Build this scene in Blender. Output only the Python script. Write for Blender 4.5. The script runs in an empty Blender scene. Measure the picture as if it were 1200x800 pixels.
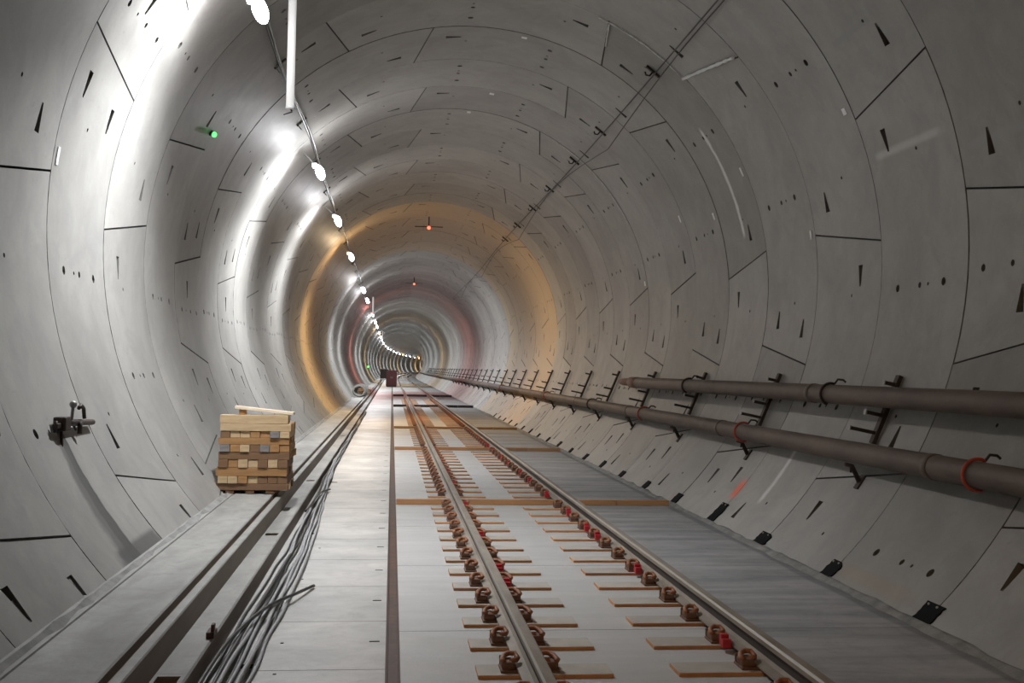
import bpy, bmesh, math, random
from mathutils import Vector, Matrix
from mathutils.geometry import delaunay_2d_cdt
import numpy as np
random.seed(7)
PI = math.pi
R = 4.2                      # inner radius of the tunnel (m)
ZC = 0.745 * R               # height of the tunnel axis above the track slab (slab = z 0)
W = 0.441 * R                # width of one lining ring
S0 = 1.8901 * R              # where ring 0 starts along the tunnel (y)
sc = bpy.context.scene
C = sc.collection

def bend(y):                 # the tunnel runs straight, then curves gently to the right
    d = y - 37 * R
    return 0.0 if d < 0 else 0.0007 / R * d * d
def P(x, y, z):
    return (x + bend(y), y, z)
def RP(x, y, z):             # tunnel units (radius 1, origin on the axis) to metres
    return P(x * R, y * R, z * R + ZC)
def on_wall(th, y, inset=0.0):
    a = math.radians(th)
    return Vector(P((R - inset) * math.cos(a), y, ZC + (R - inset) * math.sin(a)))

# ------------------------------------------------------------------ materials
def nodes(name):
    m = bpy.data.materials.new(name); m.use_nodes = True
    nt = m.node_tree
    return m, nt, nt.nodes['Principled BSDF']
def N(nt, typ, **kw):
    n = nt.nodes.new(typ)
    for k, v in kw.items():
        if k.startswith('i_'):
            key = k[2:]
            n.inputs[int(key) if key.isdigit() else key].default_value = v
        else: setattr(n, k, v)
    return n
def math_(nt, op, a, b=None, c=None, clamp=False):
    n = nt.nodes.new('ShaderNodeMath'); n.operation = op; n.use_clamp = clamp
    for i, v in enumerate((a, b, c)):
        if v is None: continue
        if hasattr(v, 'is_output'): nt.links.new(v, n.inputs[i])
        else: n.inputs[i].default_value = v
    return n.outputs[0]
def mixc(nt, fac, a, b, mode='MIX'):
    n = nt.nodes.new('ShaderNodeMix'); n.data_type = 'RGBA'; n.blend_type = mode
    for s, v in ((n.inputs[0], fac), (n.inputs[6], a), (n.inputs[7], b)):
        if hasattr(v, 'is_output'): nt.links.new(v, s)
        elif isinstance(v, (int, float)): s.default_value = v
        else: s.default_value = (*v, 1)
    return n.outputs[2]
def ramp(nt, v, p0, p1, c0=(0, 0, 0), c1=(1, 1, 1)):
    n = nt.nodes.new('ShaderNodeValToRGB')
    n.color_ramp.elements[0].position = p0; n.color_ramp.elements[1].position = p1
    n.color_ramp.elements[0].color = (*c0, 1); n.color_ramp.elements[1].color = (*c1, 1)
    nt.links.new(v, n.inputs[0]); return n.outputs[0]
def coords(nt, kind='Object', scale=(1, 1, 1)):
    t = nt.nodes.new('ShaderNodeTexCoord'); mp = nt.nodes.new('ShaderNodeMapping')
    mp.inputs['Scale'].default_value = scale
    nt.links.new(t.outputs[kind], mp.inputs[0]); return mp.outputs[0]
def noise(nt, vec, scale, detail=4, rough=0.55, dist=0.0):
    n = nt.nodes.new('ShaderNodeTexNoise')
    n.inputs['Scale'].default_value = scale; n.inputs['Detail'].default_value = detail
    n.inputs['Roughness'].default_value = rough; n.inputs['Distortion'].default_value = dist
    nt.links.new(vec, n.inputs['Vector']); return n.outputs['Fac']
def bump(nt, bsdf, h, strength, dist=0.01):
    b = nt.nodes.new('ShaderNodeBump'); b.inputs['Strength'].default_value = strength; b.inputs['Distance'].default_value = dist
    nt.links.new(h, b.inputs['Height']); nt.links.new(b.outputs[0], bsdf.inputs['Normal'])

def simple(name, col, rough=0.6, metal=0.0, var=0.25, scale=8.0, col2=None, bmp=0.15, obj_rand=0.0, stretch=(1, 1, 1), spec=0.5):
    m, nt, b = nodes(name)
    v = coords(nt, 'Object', stretch)
    f = ramp(nt, noise(nt, v, scale, 6, 0.6), 0.3, 0.7)
    c2 = col2 or tuple(c * (1 - var) for c in col)
    c = mixc(nt, f, col, c2)
    if obj_rand:
        oi = nt.nodes.new('ShaderNodeObjectInfo')
        k = math_(nt, 'MULTIPLY_ADD', oi.outputs['Random'], 2 * obj_rand, 1 - obj_rand)
        cmb = nt.nodes.new('ShaderNodeCombineColor')
        for i in range(3): nt.links.new(k, cmb.inputs[i])
        c = mixc(nt, 1.0, c, cmb.outputs[0], 'MULTIPLY')
    nt.links.new(c, b.inputs['Base Color'])
    b.inputs['Roughness'].default_value = rough; b.inputs['Metallic'].default_value = metal
    b.inputs['Specular IOR Level'].default_value = spec
    if bmp: bump(nt, b, noise(nt, v, scale * 6, 4), bmp)
    return m

def emit(name, col, strength):
    m, nt, b = nodes(name)
    b.inputs['Base Color'].default_value = (0.8, 0.8, 0.8, 1)
    b.inputs['Emission Color'].default_value = (*col, 1)
    b.inputs['Emission Strength'].default_value = strength
    return m

def lining_material():
    m, nt, b = nodes('lining_concrete')
    g = nt.nodes.new('ShaderNodeNewGeometry'); sep = nt.nodes.new('ShaderNodeSeparateXYZ')
    nt.links.new(g.outputs['Position'], sep.inputs[0])
    X, Y, Z = sep.outputs
    th = math_(nt, 'MULTIPLY', math_(nt, 'ARCTAN2', math_(nt, 'SUBTRACT', Z, ZC), X), 180 / PI)
    s = math_(nt, 'DIVIDE', math_(nt, 'SUBTRACT', Y, S0), W)
    at = nt.nodes.new('ShaderNodeAttribute'); at.attribute_name = 'tone'
    pos = coords(nt, 'Object')
    big = noise(nt, pos, 0.55, 5, 0.6, 0.6)
    mid = noise(nt, pos, 3.2, 6, 0.65, 0.4)
    col = mixc(nt, ramp(nt, big, 0.32, 0.7), (0.355, 0.343, 0.32), (0.26, 0.25, 0.233))
    col = mixc(nt, math_(nt, 'MULTIPLY', ramp(nt, mid, 0.45, 0.75), 0.35), col, (0.43, 0.42, 0.40))
    blot = noise(nt, pos, 1.5, 7, 0.68, 1.2)
    col = mixc(nt, math_(nt, 'MULTIPLY', ramp(nt, blot, 0.46, 0.72), 0.45), col, (0.205, 0.203, 0.205))
    col = mixc(nt, math_(nt, 'MULTIPLY', ramp(nt, noise(nt, pos, 11, 5, 0.7), 0.6, 0.72), 0.35), col, (0.21, 0.2, 0.185))
    # thin streaks that run round the ring (shutter marks)
    strv = nt.nodes.new('ShaderNodeCombineXYZ')
    nt.links.new(math_(nt, 'MULTIPLY', s, 9.0), strv.inputs[0]); nt.links.new(math_(nt, 'MULTIPLY', th, 0.035), strv.inputs[1])
    st = noise(nt, strv.outputs[0], 1.0, 4, 0.6)
    col = mixc(nt, math_(nt, 'MULTIPLY', ramp(nt, st, 0.52, 0.8), 0.3), col, (0.25, 0.25, 0.245))
    # segment to segment tone
    k = math_(nt, 'MULTIPLY_ADD', at.outputs['Fac'], 0.28, 0.82)
    cmb = nt.nodes.new('ShaderNodeCombineColor')
    for i in range(3): nt.links.new(k, cmb.inputs[i])
    col = mixc(nt, 1.0, col, cmb.outputs[0], 'MULTIPLY')
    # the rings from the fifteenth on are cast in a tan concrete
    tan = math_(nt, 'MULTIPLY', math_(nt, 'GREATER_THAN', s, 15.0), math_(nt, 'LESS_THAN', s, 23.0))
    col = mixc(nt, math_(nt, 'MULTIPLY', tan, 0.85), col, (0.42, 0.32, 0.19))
    wob = math_(nt, 'MULTIPLY', math_(nt, 'SUBTRACT', noise(nt, pos, 6.0, 4), 0.5), 0.16)
    def band(v, lo, hi, soft):
        a = nt.nodes.new('ShaderNodeMapRange'); a.interpolation_type = 'SMOOTHSTEP'
        a.inputs[1].default_value = lo - soft; a.inputs[2].default_value = lo + soft
        nt.links.new(v, a.inputs[0])
        c = nt.nodes.new('ShaderNodeMapRange'); c.interpolation_type = 'SMOOTHSTEP'
        c.inputs[1].default_value = hi - soft; c.inputs[2].default_value = hi + soft; c.inputs[3].default_value = 1; c.inputs[4].default_value = 0
        nt.links.new(v, c.inputs[0])
        return math_(nt, 'MULTIPLY', a.outputs[0], c.outputs[0])
    sw = math_(nt, 'ADD', s, wob)
    swf = math_(nt, 'ADD', s, math_(nt, 'MULTIPLY', wob, 0.3))
    def stain(col, s_, lo, hi, soft, t0, t1, tsoft, c, amt):
        f = math_(nt, 'MULTIPLY', band(s_, lo, hi, soft), band(th, t0, t1, tsoft))
        return mixc(nt, math_(nt, 'MULTIPLY', f, amt), col, c)
    # wet streak running down from the tap on the left wall
    tt = math_(nt, 'MULTIPLY', math_(nt, 'ADD', th, 155.0), 1 / 16.0, clamp=True)
    ctr = math_(nt, 'MULTIPLY_ADD', tt, -0.03, 0.545)
    dist = math_(nt, 'SUBTRACT', swf, ctr)
    core = math_(nt, 'DIVIDE', dist, math_(nt, 'MULTIPLY_ADD', tt, 0.025, 0.035))
    col = stain(col, core, -1, 1, 0.25, -155.3, -138, 0.4, (0.035, 0.037, 0.034), 0.97)
    halo = math_(nt, 'DIVIDE', math_(nt, 'ADD', dist, math_(nt, 'MULTIPLY_ADD', tt, 0.03, 0.03)), math_(nt, 'MULTIPLY_ADD', tt, 0.06, 0.05))
    col = stain(col, math_(nt, 'ADD', halo, math_(nt, 'MULTIPLY', wob, 4.0)), -1, 1, 0.35, -153.5, -138.5, 1.0, (0.10, 0.10, 0.097), 0.8)
    col = stain(col, sw, 0.30, 0.98, 0.05, -140.6, -138, 0.4, (0.08, 0.08, 0.08), 0.8)
    # chalky runs and grout smears
    col = stain(col, swf, 4.44, 4.49, 0.02, 12, 36, 1.0, (0.78, 0.78, 0.76), 0.8)
    col = stain(col, swf, 2.52, 2.57, 0.02, -41, -29, 1.0, (0.72, 0.72, 0.7), 0.75)
    col = stain(col, sw, 1.35, 1.85, 0.02, 33.6, 34.5, 0.25, (0.27, 0.27, 0.265), 0.85)
    col = stain(col, sw, 0.1, 0.9, 0.05, 12.2, 13.3, 0.4, (0.3, 0.3, 0.29), 0.75)
    col = stain(col, sw, 1.15, 1.9, 0.05, 15.6, 16.6, 0.4, (0.62, 0.62, 0.6), 0.5)
    col = stain(col, sw, 3.6, 4.5, 0.2, -41, -34, 3, (0.27, 0.275, 0.27), 0.7)
    col = stain(col, sw, 0.2, 1.0, 0.15, -47, -44.5, 0.8, (0.3, 0.22, 0.15), 0.35)
    # red paint mark
    col = stain(col, swf, 2.985, 3.10, 0.02, -42, -38.3, 1.0, (0.85, 0.16, 0.08), 0.85)
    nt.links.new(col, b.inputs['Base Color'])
    rr = nt.nodes.new('ShaderNodeMapRange'); rr.inputs[3].default_value = 0.42; rr.inputs[4].default_value = 0.62
    nt.links.new(mid, rr.inputs[0]); nt.links.new(rr.outputs[0], b.inputs['Roughness'])
    b.inputs['Specular IOR Level'].default_value = 0.45
    bump(nt, b, noise(nt, pos, 26, 5, 0.6), 0.12, 0.01)
    return m

def slab_material(name, ca, cb, stretch, rlo=0.34, rhi=0.6, pours=None):
    m, nt, b = nodes(name)
    pos = coords(nt, 'Object')
    st = coords(nt, 'Object', stretch)
    a = noise(nt, st, 1.6, 6, 0.62, 0.3); c = noise(nt, pos, 4, 7, 0.72, 0.6)
    col = mixc(nt, ramp(nt, a, 0.36, 0.68), ca, cb)
    col = mixc(nt, math_(nt, 'MULTIPLY', ramp(nt, c, 0.46, 0.72), 0.5), col, tuple(x * 0.62 for x in cb))
    if pours:
        sx = nt.nodes.new('ShaderNodeSeparateXYZ'); nt.links.new(pos, sx.inputs[0])
        wv = math_(nt, 'ADD', sx.outputs[0], math_(nt, 'MULTIPLY', math_(nt, 'SUBTRACT', noise(nt, pos, 1.3, 5), 0.5), 0.12))
        mid_ = math_(nt, 'LESS_THAN', wv, 0.30 * R)
        col = mixc(nt, math_(nt, 'MULTIPLY', mid_, 0.7), col, pours)
        mr = nt.nodes.new('ShaderNodeMapRange'); mr.interpolation_type = 'SMOOTHSTEP'
        mr.inputs[1].default_value = 0.628 * R; mr.inputs[2].default_value = 0.640 * R; nt.links.new(wv, mr.inputs[0])
        col = mixc(nt, math_(nt, 'MULTIPLY', mr.outputs[0], 0.75), col, (0.17, 0.17, 0.175))
    spk = noise(nt, pos, 60, 3, 0.7)
    col = mixc(nt, math_(nt, 'MULTIPLY', ramp(nt, spk, 0.62, 0.7), 0.3), col, tuple(x * 0.5 for x in cb))
    nt.links.new(col, b.inputs['Base Color'])
    rr = nt.nodes.new('ShaderNodeMapRange'); rr.inputs[3].default_value = rlo; rr.inputs[4].default_value = rhi
    nt.links.new(ramp(nt, a, 0.3, 0.7), rr.inputs[0]); nt.links.new(rr.outputs[0], b.inputs['Roughness'])
    bump(nt, b, noise(nt, pos, 34, 5, 0.65), 0.25, 0.01)
    return m

M = {}
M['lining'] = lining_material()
M['dark'] = simple('gasket_black', (0.02, 0.02, 0.022), 0.8, var=0.3, bmp=0)
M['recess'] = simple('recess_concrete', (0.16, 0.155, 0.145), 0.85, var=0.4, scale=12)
M['track_slab'] = slab_material('track_slab_concrete', (0.43, 0.425, 0.42), (0.24, 0.24, 0.245), (0.22, 1.6, 1), pours=(0.55, 0.535, 0.515))
M['walkway'] = slab_material('walkway_concrete', (0.51, 0.50, 0.48), (0.38, 0.372, 0.358), (0.5, 0.7, 1), 0.3, 0.5)
M['steps'] = slab_material('kerb_concrete', (0.345, 0.335, 0.312), (0.225, 0.216, 0.2), (1.2, 0.35, 1), 0.45, 0.7)
M['riser'] = simple('brown_formed_concrete', (0.31, 0.255, 0.21), 0.7, col2=(0.21, 0.172, 0.142), scale=2.2, stretch=(1, 0.3, 2))
M['mortar'] = simple('rough_mortar', (0.30, 0.292, 0.275), 0.9, col2=(0.15, 0.148, 0.142), scale=5, bmp=0.6)
M['rust'] = simple('rusty_steel', (0.105, 0.05, 0.03), 0.7, col2=(0.055, 0.03, 0.02), scale=9, bmp=0.3)
M['rail'] = simple('rail_steel_dusty', (0.33, 0.285, 0.235), 0.6, 0.1, col2=(0.20, 0.168, 0.135), scale=5, stretch=(1, 0.4, 1))
M['rail_shade'] = simple('rail_underhead_shade', (0.07, 0.052, 0.042), 0.75, 0.1, col2=(0.04, 0.032, 0.028), scale=6, stretch=(1, 0.4, 1))  # shadow line under the rail head, painted as a dark colour
M['rail_top'] = simple('rail_running_steel', (0.40, 0.37, 0.335), 0.42, 0.55, col2=(0.28, 0.255, 0.23), scale=3, stretch=(6, 0.3, 1), bmp=0.05)
M['block_top'] = simple('dusty_block_top', (0.48, 0.44, 0.39), 0.75, col2=(0.37, 0.33, 0.29), scale=4, obj_rand=0.1)
M['block_side'] = simple('orange_brown_block_side', (0.58, 0.275, 0.105), 0.7, col2=(0.42, 0.195, 0.08), scale=7, obj_rand=0.15)
M['plate'] = simple('rusty_base_plate', (0.23, 0.105, 0.055), 0.65, 0.1, col2=(0.09, 0.055, 0.042), scale=14)
M['clip'] = simple('rusty_spring_clip', (0.42, 0.165, 0.065), 0.6, 0.1, col2=(0.20, 0.09, 0.05), scale=20)
M['red'] = simple('red_plastic', (0.52, 0.02, 0.03), 0.42, var=0.3, scale=12)
M['orange_wood'] = simple('orange_board', (0.52, 0.27, 0.115), 0.6, col2=(0.36, 0.17, 0.07), scale=3, stretch=(0.5, 3, 6), obj_rand=0.12)
M['dark_wood'] = simple('dark_board', (0.06, 0.05, 0.05), 0.6, col2=(0.03, 0.027, 0.03), scale=3)
WOODS = [simple('pale_pine', (0.56, 0.41, 0.24), 0.65, col2=(0.42, 0.28, 0.15), scale=4, stretch=(1, 1, 6)),
         simple('amber_timber', (0.40, 0.215, 0.085), 0.65, col2=(0.28, 0.14, 0.05), scale=4, stretch=(1, 1, 6)),
         simple('brown_timber', (0.21, 0.115, 0.055), 0.7, col2=(0.17, 0.09, 0.045), scale=4, stretch=(1, 1, 6)),
         simple('grey_timber', (0.24, 0.215, 0.2), 0.75, col2=(0.15, 0.135, 0.125), scale=4, stretch=(1, 1, 6)),
         simple('bleached_plank', (0.78, 0.67, 0.52), 0.6, col2=(0.68, 0.55, 0.40), scale=4, stretch=(1, 1, 6))]
M['pipe'] = simple('dusty_brown_pipe', (0.15, 0.108, 0.082), 0.6, 0.1, col2=(0.085, 0.062, 0.048), scale=3.5, stretch=(1, 0.5, 1), bmp=0.25)
M['pipe_rust'] = simple('rust_pipe_end', (0.25, 0.13, 0.085), 0.65, 0.2, col2=(0.14, 0.08, 0.06), scale=8)
M['bracket'] = simple('dark_bracket_steel', (0.035, 0.028, 0.025), 0.55, 0.4, col2=(0.06, 0.04, 0.033), scale=10)
M['strap_red'] = simple('red_strap', (0.50, 0.085, 0.045), 0.55, col2=(0.34, 0.06, 0.04), scale=12)
M['rubber'] = simple('black_rubber', (0.010, 0.010, 0.011), 0.9, spec=0.15, var=0.4, scale=12, bmp=0.4)
M['cable'] = simple('black_cable', (0.028, 0.028, 0.03), 0.4, var=0.3)
M['cable_grey'] = simple('grey_cable', (0.42, 0.42, 0.43), 0.45, var=0.3)
M['wire'] = simple('thin_wire', (0.03, 0.03, 0.03), 0.5, var=0.2, bmp=0)
M['galv'] = simple('galvanised_steel', (0.36, 0.36, 0.355), 0.45, 0.6, var=0.3, scale=14)
M['white'] = simple('white_enamel', (0.80, 0.80, 0.79), 0.5, var=0.08)
M['sealant'] = simple('white_sealant', (0.82, 0.81, 0.78), 0.8, var=0.15, bmp=0.5)
M['sticker'] = simple('white_sticker', (0.80, 0.80, 0.80), 0.6, var=0.06, bmp=0)
M['cabinet'] = simple('dark_red_paint', (0.11, 0.017, 0.018), 0.5, var=0.3)
M['hose'] = simple('grey_hose', (0.22, 0.21, 0.195), 0.6, var=0.3)
M['led_white'] = emit('lamp_white', (1.0, 0.95, 0.97), 60)
M['led_warm'] = emit('lamp_warm', (1.0, 0.72, 0.42), 45)
M['led_red'] = emit('lamp_red', (1.0, 0.28, 0.22), 25)
M['led_orange'] = emit('lamp_orange', (1.0, 0.5, 0.2), 30)
M['tube'] = emit('tube_diffuser', (1.0, 0.99, 0.96), 0.42)
M['led_green'] = emit('green_glow', (0.05, 1.0, 0.12), 3)
M['red_dot'] = emit('red_indicator', (1.0, 0.12, 0.06), 2.5)

# ------------------------------------------------------------------ mesh helpers
def link(name, me, parent=None):
    o = bpy.data.objects.new(name, me); C.objects.link(o)
    if parent is not None: o.parent = parent
    return o
def obj(name, bm, mats, parent=None, smooth=False):
    me = bpy.data.meshes.new(name)
    bmesh.ops.recalc_face_normals(bm, faces=bm.faces)
    bm.to_mesh(me); bm.free()
    for m in (mats if isinstance(mats, (list, tuple)) else [mats]): me.materials.append(m)
    if smooth:
        for p in me.polygons: p.use_smooth = True
    return link(name, me, parent)
def thing(name, label, cat, loc=(0, 0, 0), group=None, rot=None):
    o = bpy.data.objects.new(name, None); C.objects.link(o)
    o.location = loc; o.empty_display_size = 0.1
    if rot: o.rotation_euler = rot
    return tag(o, label, cat, group)
def tag(o, label, cat, group=None):
    o['label'] = label; o['category'] = cat
    if group: o['group'] = group
    return o
def struct(o, label=None):
    o['kind'] = 'structure'
    if label: o['label'] = label
    return o
def dup(root, loc, label, group=None, rot=None):
    r = root.copy(); C.objects.link(r); r.location = loc
    if rot is not None: r.rotation_euler = rot
    r['label'] = label
    if group: r['group'] = group
    for ch in root.children:
        c = ch.copy(); C.objects.link(c); c.parent = r
        for g in ch.children:
            d = g.copy(); C.objects.link(d); d.parent = c
    return r
def box(bm, c, s, mat=0, rot=None, bev=0.0, mats=None):
    r = bmesh.ops.create_cube(bm, size=1.0)
    vs = r['verts']
    mt = Matrix.Translation(Vector(c)) @ (rot.to_4x4() if rot is not None else Matrix.Identity(4)) @ Matrix.Diagonal((*s, 1))
    bmesh.ops.transform(bm, matrix=mt, verts=vs)
    fs = set(f for v in vs for f in v.link_faces)
    for f in fs: f.material_index = mat
    if bev:
        es = list(set(e for v in vs for e in v.link_edges))
        bmesh.ops.bevel(bm, geom=es, offset=bev, segments=2, affect='EDGES', profile=0.6)
    return vs
def frames(pts):
    T = []
    for i in range(len(pts)):
        a = pts[max(i - 1, 0)]; b = pts[min(i + 1, len(pts) - 1)]
        T.append((b - a).normalized())
    u = T[0].orthogonal().normalized()
    if abs(T[0].z) < 0.9: u = (Vector((0, 0, 1)) - T[0] * T[0].z).normalized()
    out = []
    for t in T:
        u = (u - t * u.dot(t)).normalized(); out.append((t, u, t.cross(u)))
    return out
def tube(bm, pts, rad, seg=8, mat=0, caps=True):
    pts = [Vector(p) for p in pts]; fr = frames(pts); rings = []
    for i, (p, (t, u, v)) in enumerate(zip(pts, fr)):
        r = rad[i] if isinstance(rad, (list, tuple)) else rad
        rings.append([bm.verts.new(p + u * (r * math.cos(2 * PI * k / seg)) + v * (r * math.sin(2 * PI * k / seg))) for k in range(seg)])
    for a, b in zip(rings, rings[1:]):
        for k in range(seg):
            f = bm.faces.new((a[k], a[(k + 1) % seg], b[(k + 1) % seg], b[k])); f.material_index = mat; f.smooth = True
    if caps:
        for r_ in (rings[0], rings[-1]):
            f = bm.faces.new(r_); f.material_index = mat
def sweep(bm, prof, pts2, mats=None, closed=True, caps=True):
    """profile [(x,z)] swept along ys through the bend"""
    rings = [[bm.verts.new(P(x, y, z)) for x, z in prof] for y in pts2]
    n = len(prof)
    for a, b in zip(rings, rings[1:]):
        for k in range(n if closed else n - 1):
            f = bm.faces.new((a[k], a[(k + 1) % n], b[(k + 1) % n], b[k]))
            if mats: f.material_index = mats[k]
    if caps and closed:
        bm.faces.new(rings[0]); bm.faces.new(rings[-1])
YS = [-2.3 * R + i * 1.5 for i in range(30)]
while YS[-1] < 118 * R: YS.append(YS[-1] + max(2.0, YS[-1] * 0.03))

# ------------------------------------------------------------------ tunnel lining
GAP = 0.007
def pt_in(poly, p):
    x, y = p; ins = False; n = len(poly)
    for i in range(n):
        x1, y1 = poly[i]; x2, y2 = poly[(i + 1) % n]
        if (y1 > y) != (y2 > y) and x < (x2 - x1) * (y - y1) / (y2 - y1) + x1: ins = not ins
    return ins
def cdt(outer, holes, grid):
    """triangles of OUTER minus HOLES; returns verts, tris"""
    vs, es = [], []
    for poly in [outer] + holes:
        b = len(vs); vs += [Vector(p) for p in poly]
        es += [(b + i, b + (i + 1) % len(poly)) for i in range(len(poly))]
    for g in grid:
        if pt_in(outer, g) and not any(pt_in(h, g) for h in holes): vs.append(Vector(g))
    ov, oe, of, *_ = delaunay_2d_cdt(vs, es, [], 0, 1e-6)
    tris = []
    for f in of:
        c = sum((ov[i] for i in f), Vector((0, 0))) / len(f)
        if pt_in(outer, c) and not any(pt_in(h, c) for h in holes): tris.append(list(f))
    return [tuple(v) for v in ov], tris

K = PI / 180 * R             # metres of arc per degree
def pocket_hole(th_wide, th_thin, fr):
    u0, u1, v = th_wide * K, th_thin * K, fr * W
    return [(u0, v - 0.056), (u1, v - 0.018), (u1, v + 0.018), (u0, v + 0.056)], [0.11, 0.004, 0.004, 0.11]
def dot_hole(th, fr, r, d=0.07):
    return [(th * K + r * math.cos(2 * PI * k / 10), fr * W + r * math.sin(2 * PI * k / 10)) for k in range(10)], [d] * 10

# joints per ring type: (theta at near edge, theta at far edge, is key side: 0 none, +1 key lies above, -1 key lies below)
EVEN = [(-52.3, -48.6, 0), (7.6, 3.9, 0), (64.8, 61.0, 0), (122.0, 118.2, 0), (178.2, 174.4, 1), (193.1, 196.9, -1)]
ODD = [(-34.0 + 3.3, -34.4, 1), (-15.3, -11.3, -1), (42.1, 46.0, 0), (99.1, 103.0, 0), (159.6, 156.0, 0), (215.5, 211.6, 0)]
RING0 = [(-11.3, -15.3, 1), (3.8, 7.6, -1), (61, 64.8, 0), (118.2, 122, 0), (178.2, 174.4, 0)]
RINGM = [(-30.7, -34.5, 0), (26.7, 22.7, 0), (88, 84, 0), (140.5, 144.2, 0), (195, 191, 1), (211.8, 215.7, -1)]
RING1 = [(-30.7, -34.5, 0), (26.7, 22.7, 0), (88, 84, 0), (140.5, 144.2, 1), (159.4 - 3.7, 159.4, -1), (211.8, 215.7, 0)]
RING2 = [(-52.3, -48.6, 0), (3.8, 7.6, 0), (61.0, 64.8, 0), (118.2, 122.0, 0), (178.2, 174.4, 0), (224, 220, 0)]
TH0, TH1 = -54.0, 230.0
def ring_template(joints):
    segs = []
    lines = [(TH0, TH0, 0)] + [j for j in joints if j[0] > TH0 + 1] + [(TH1, TH1, 0)]
    for (a0, a1, ka), (b0, b1, kb) in zip(lines, lines[1:]):
        ga = 0.010 / K
        p = lambda t, f: (t * K, f * W)
        f0, f1 = GAP / W, 1 - GAP / W
        la = lambda f: a0 + (a1 - a0) * f + ga
        lb = lambda f: b0 + (b1 - b0) * f - ga
        n = max(2, int(abs(b0 - a0) / 2.5))
        outer = [p(la(f0) + (lb(f0) - la(f0)) * i / n, f0) for i in range(n + 1)]
        outer += [p(lb(f), f) for f in (0.25, 0.5, 0.75)]
        outer += [p(la(f1) + (lb(f1) - la(f1)) * i / n, f1) for i in range(n, -1, -1)]
        outer += [p(la(f), f) for f in (0.75, 0.5, 0.25)]
        holes = []
        iskey = ka == 1 or kb == -1
        ca, cb = (a0 + a1) / 2, (b0 + b1) / 2
        if a0 != TH0:                      # pockets above the lower joint
            if ka: fr = (0.21, 0.72) if ka == -1 else (0.5,)
            else: fr = (0.73 if a1 > a0 else 0.32,)
            for f in fr:
                t = a0 + (a1 - a0) * f
                holes.append(pocket_hole(t + 4.2, t + 7.6, f))
            if not iskey: holes.append(dot_hole(ca + 9.6, 0.42, 0.02))
        if b0 != TH1:                      # pockets below the upper joint
            if kb: fr = (0.28, 0.71) if kb == 1 else (0.5,)
            else: fr = (0.73 if b1 < b0 else 0.30,)
            for f in fr:
                t = b0 + (b1 - b0) * f
                if iskey and abs(fr[0] - 0.5) < 0.01: continue
                holes.append(pocket_hole(t - 4.2, t - 7.6, f))
            if not iskey: holes.append(dot_hole(cb - 9.6, 0.42, 0.02))
        if not iskey and a0 != TH0 and b0 != TH1 or (a0 == TH0 and b1 > -20 and not iskey):
            cm = (ca + cb) / 2 if a0 != TH0 else cb - 28.7
            if cm > TH0 + 2:
                for f, r in ((0.245, 0.042), (0.415, 0.018), (0.51, 0.032), (0.775, 0.042)): holes.append(dot_hole(cm, f, r))
        elif iskey and a0 != TH0 and b0 != TH1:
            for f, r in ((0.245, 0.036), (0.415, 0.018), (0.60, 0.030), (0.86, 0.036)): holes.append(dot_hole((ca + cb) / 2 + 0.8, f, r))
        elif b0 == TH1 and a0 < 200:
            for f, r in ((0.245, 0.042), (0.415, 0.018), (0.51, 0.032), (0.775, 0.042)): holes.append(dot_hole(ca + 28.7, f, r))
        grid = [(t * K, f * W) for t in np.arange(math.ceil(min(a0, a1) / 2.5) * 2.5, max(b0, b1), 2.5) for f in (0.17, 0.34, 0.5, 0.66, 0.83)]
        good = [h for h in holes if all(pt_in(outer, q) for q in h[0])]
        vv, tt = cdt(outer, [h[0] for h in good], grid)
        segs.append(dict(c=(ca + cb) / 2, v=vv, t=tt, outer=outer, holes=good))
    return segs
TEMPL = {k: ring_template(v) for k, v in dict(E=EVEN, O=ODD, r0=RING0, r1=RING1, r2=RING2, rm=RINGM).items()}

class Acc:
    def __init__(s): s.v, s.f, s.n, s.m, s.tone = [], [], [], [], []
acc = {'wall_left': Acc(), 'ceiling': Acc(), 'wall_right': Acc()}
def side(th): return 'wall_right' if th < 45 else ('ceiling' if th < 135 else 'wall_left')
def cyl(u, v, d, y0):
    a = u / K * PI / 180
    return P((R + d) * math.cos(a), y0 + v, ZC + (R + d) * math.sin(a)), (-math.cos(a), 0, -math.sin(a))
rnd = random.Random(3)
N_DETAIL = 46
for n in range(-9, N_DETAIL):
    tp = TEMPL['rm'] if n == -1 else TEMPL['r%d' % n] if n in (0, 1, 2) else TEMPL['E' if n % 2 == 0 else 'O']
    y0 = S0 + n * W
    for sg in tp:
        A = acc[side(sg['c'])]
        tone = rnd.random(); dr = rnd.uniform(-0.003, 0.003)
        b = len(A.v)
        for u, v in sg['v']:
            p, nn = cyl(u, v, dr, y0); A.v.append(p); A.n.append(nn)
        for t in sg['t']: A.f.append([b + i for i in t]); A.m.append(0); A.tone.append(tone)
        def quad(q, mat):
            bb = len(A.v); ps = [cyl(u, v, d, y0)[0] for u, v, d in q]
            nn = (Vector(ps[1]) - Vector(ps[0])).cross(Vector(ps[2]) - Vector(ps[0]))
            nn = tuple(nn.normalized()) if nn.length > 1e-12 else (0, 0, 1)
            A.v.extend(ps); A.n.extend([nn] * len(ps)); A.f.append(list(range(bb, bb + len(ps)))); A.m.append(mat); A.tone.append(tone)
        o = sg['outer']
        if n < 30:
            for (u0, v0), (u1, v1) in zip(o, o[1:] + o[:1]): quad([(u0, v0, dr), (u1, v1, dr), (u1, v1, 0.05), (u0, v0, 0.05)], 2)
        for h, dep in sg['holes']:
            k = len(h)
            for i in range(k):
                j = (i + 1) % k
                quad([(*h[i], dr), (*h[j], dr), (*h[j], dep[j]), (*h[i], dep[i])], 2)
            quad([(*h[i], dep[i]) for i in range(k)], 2)
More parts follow.
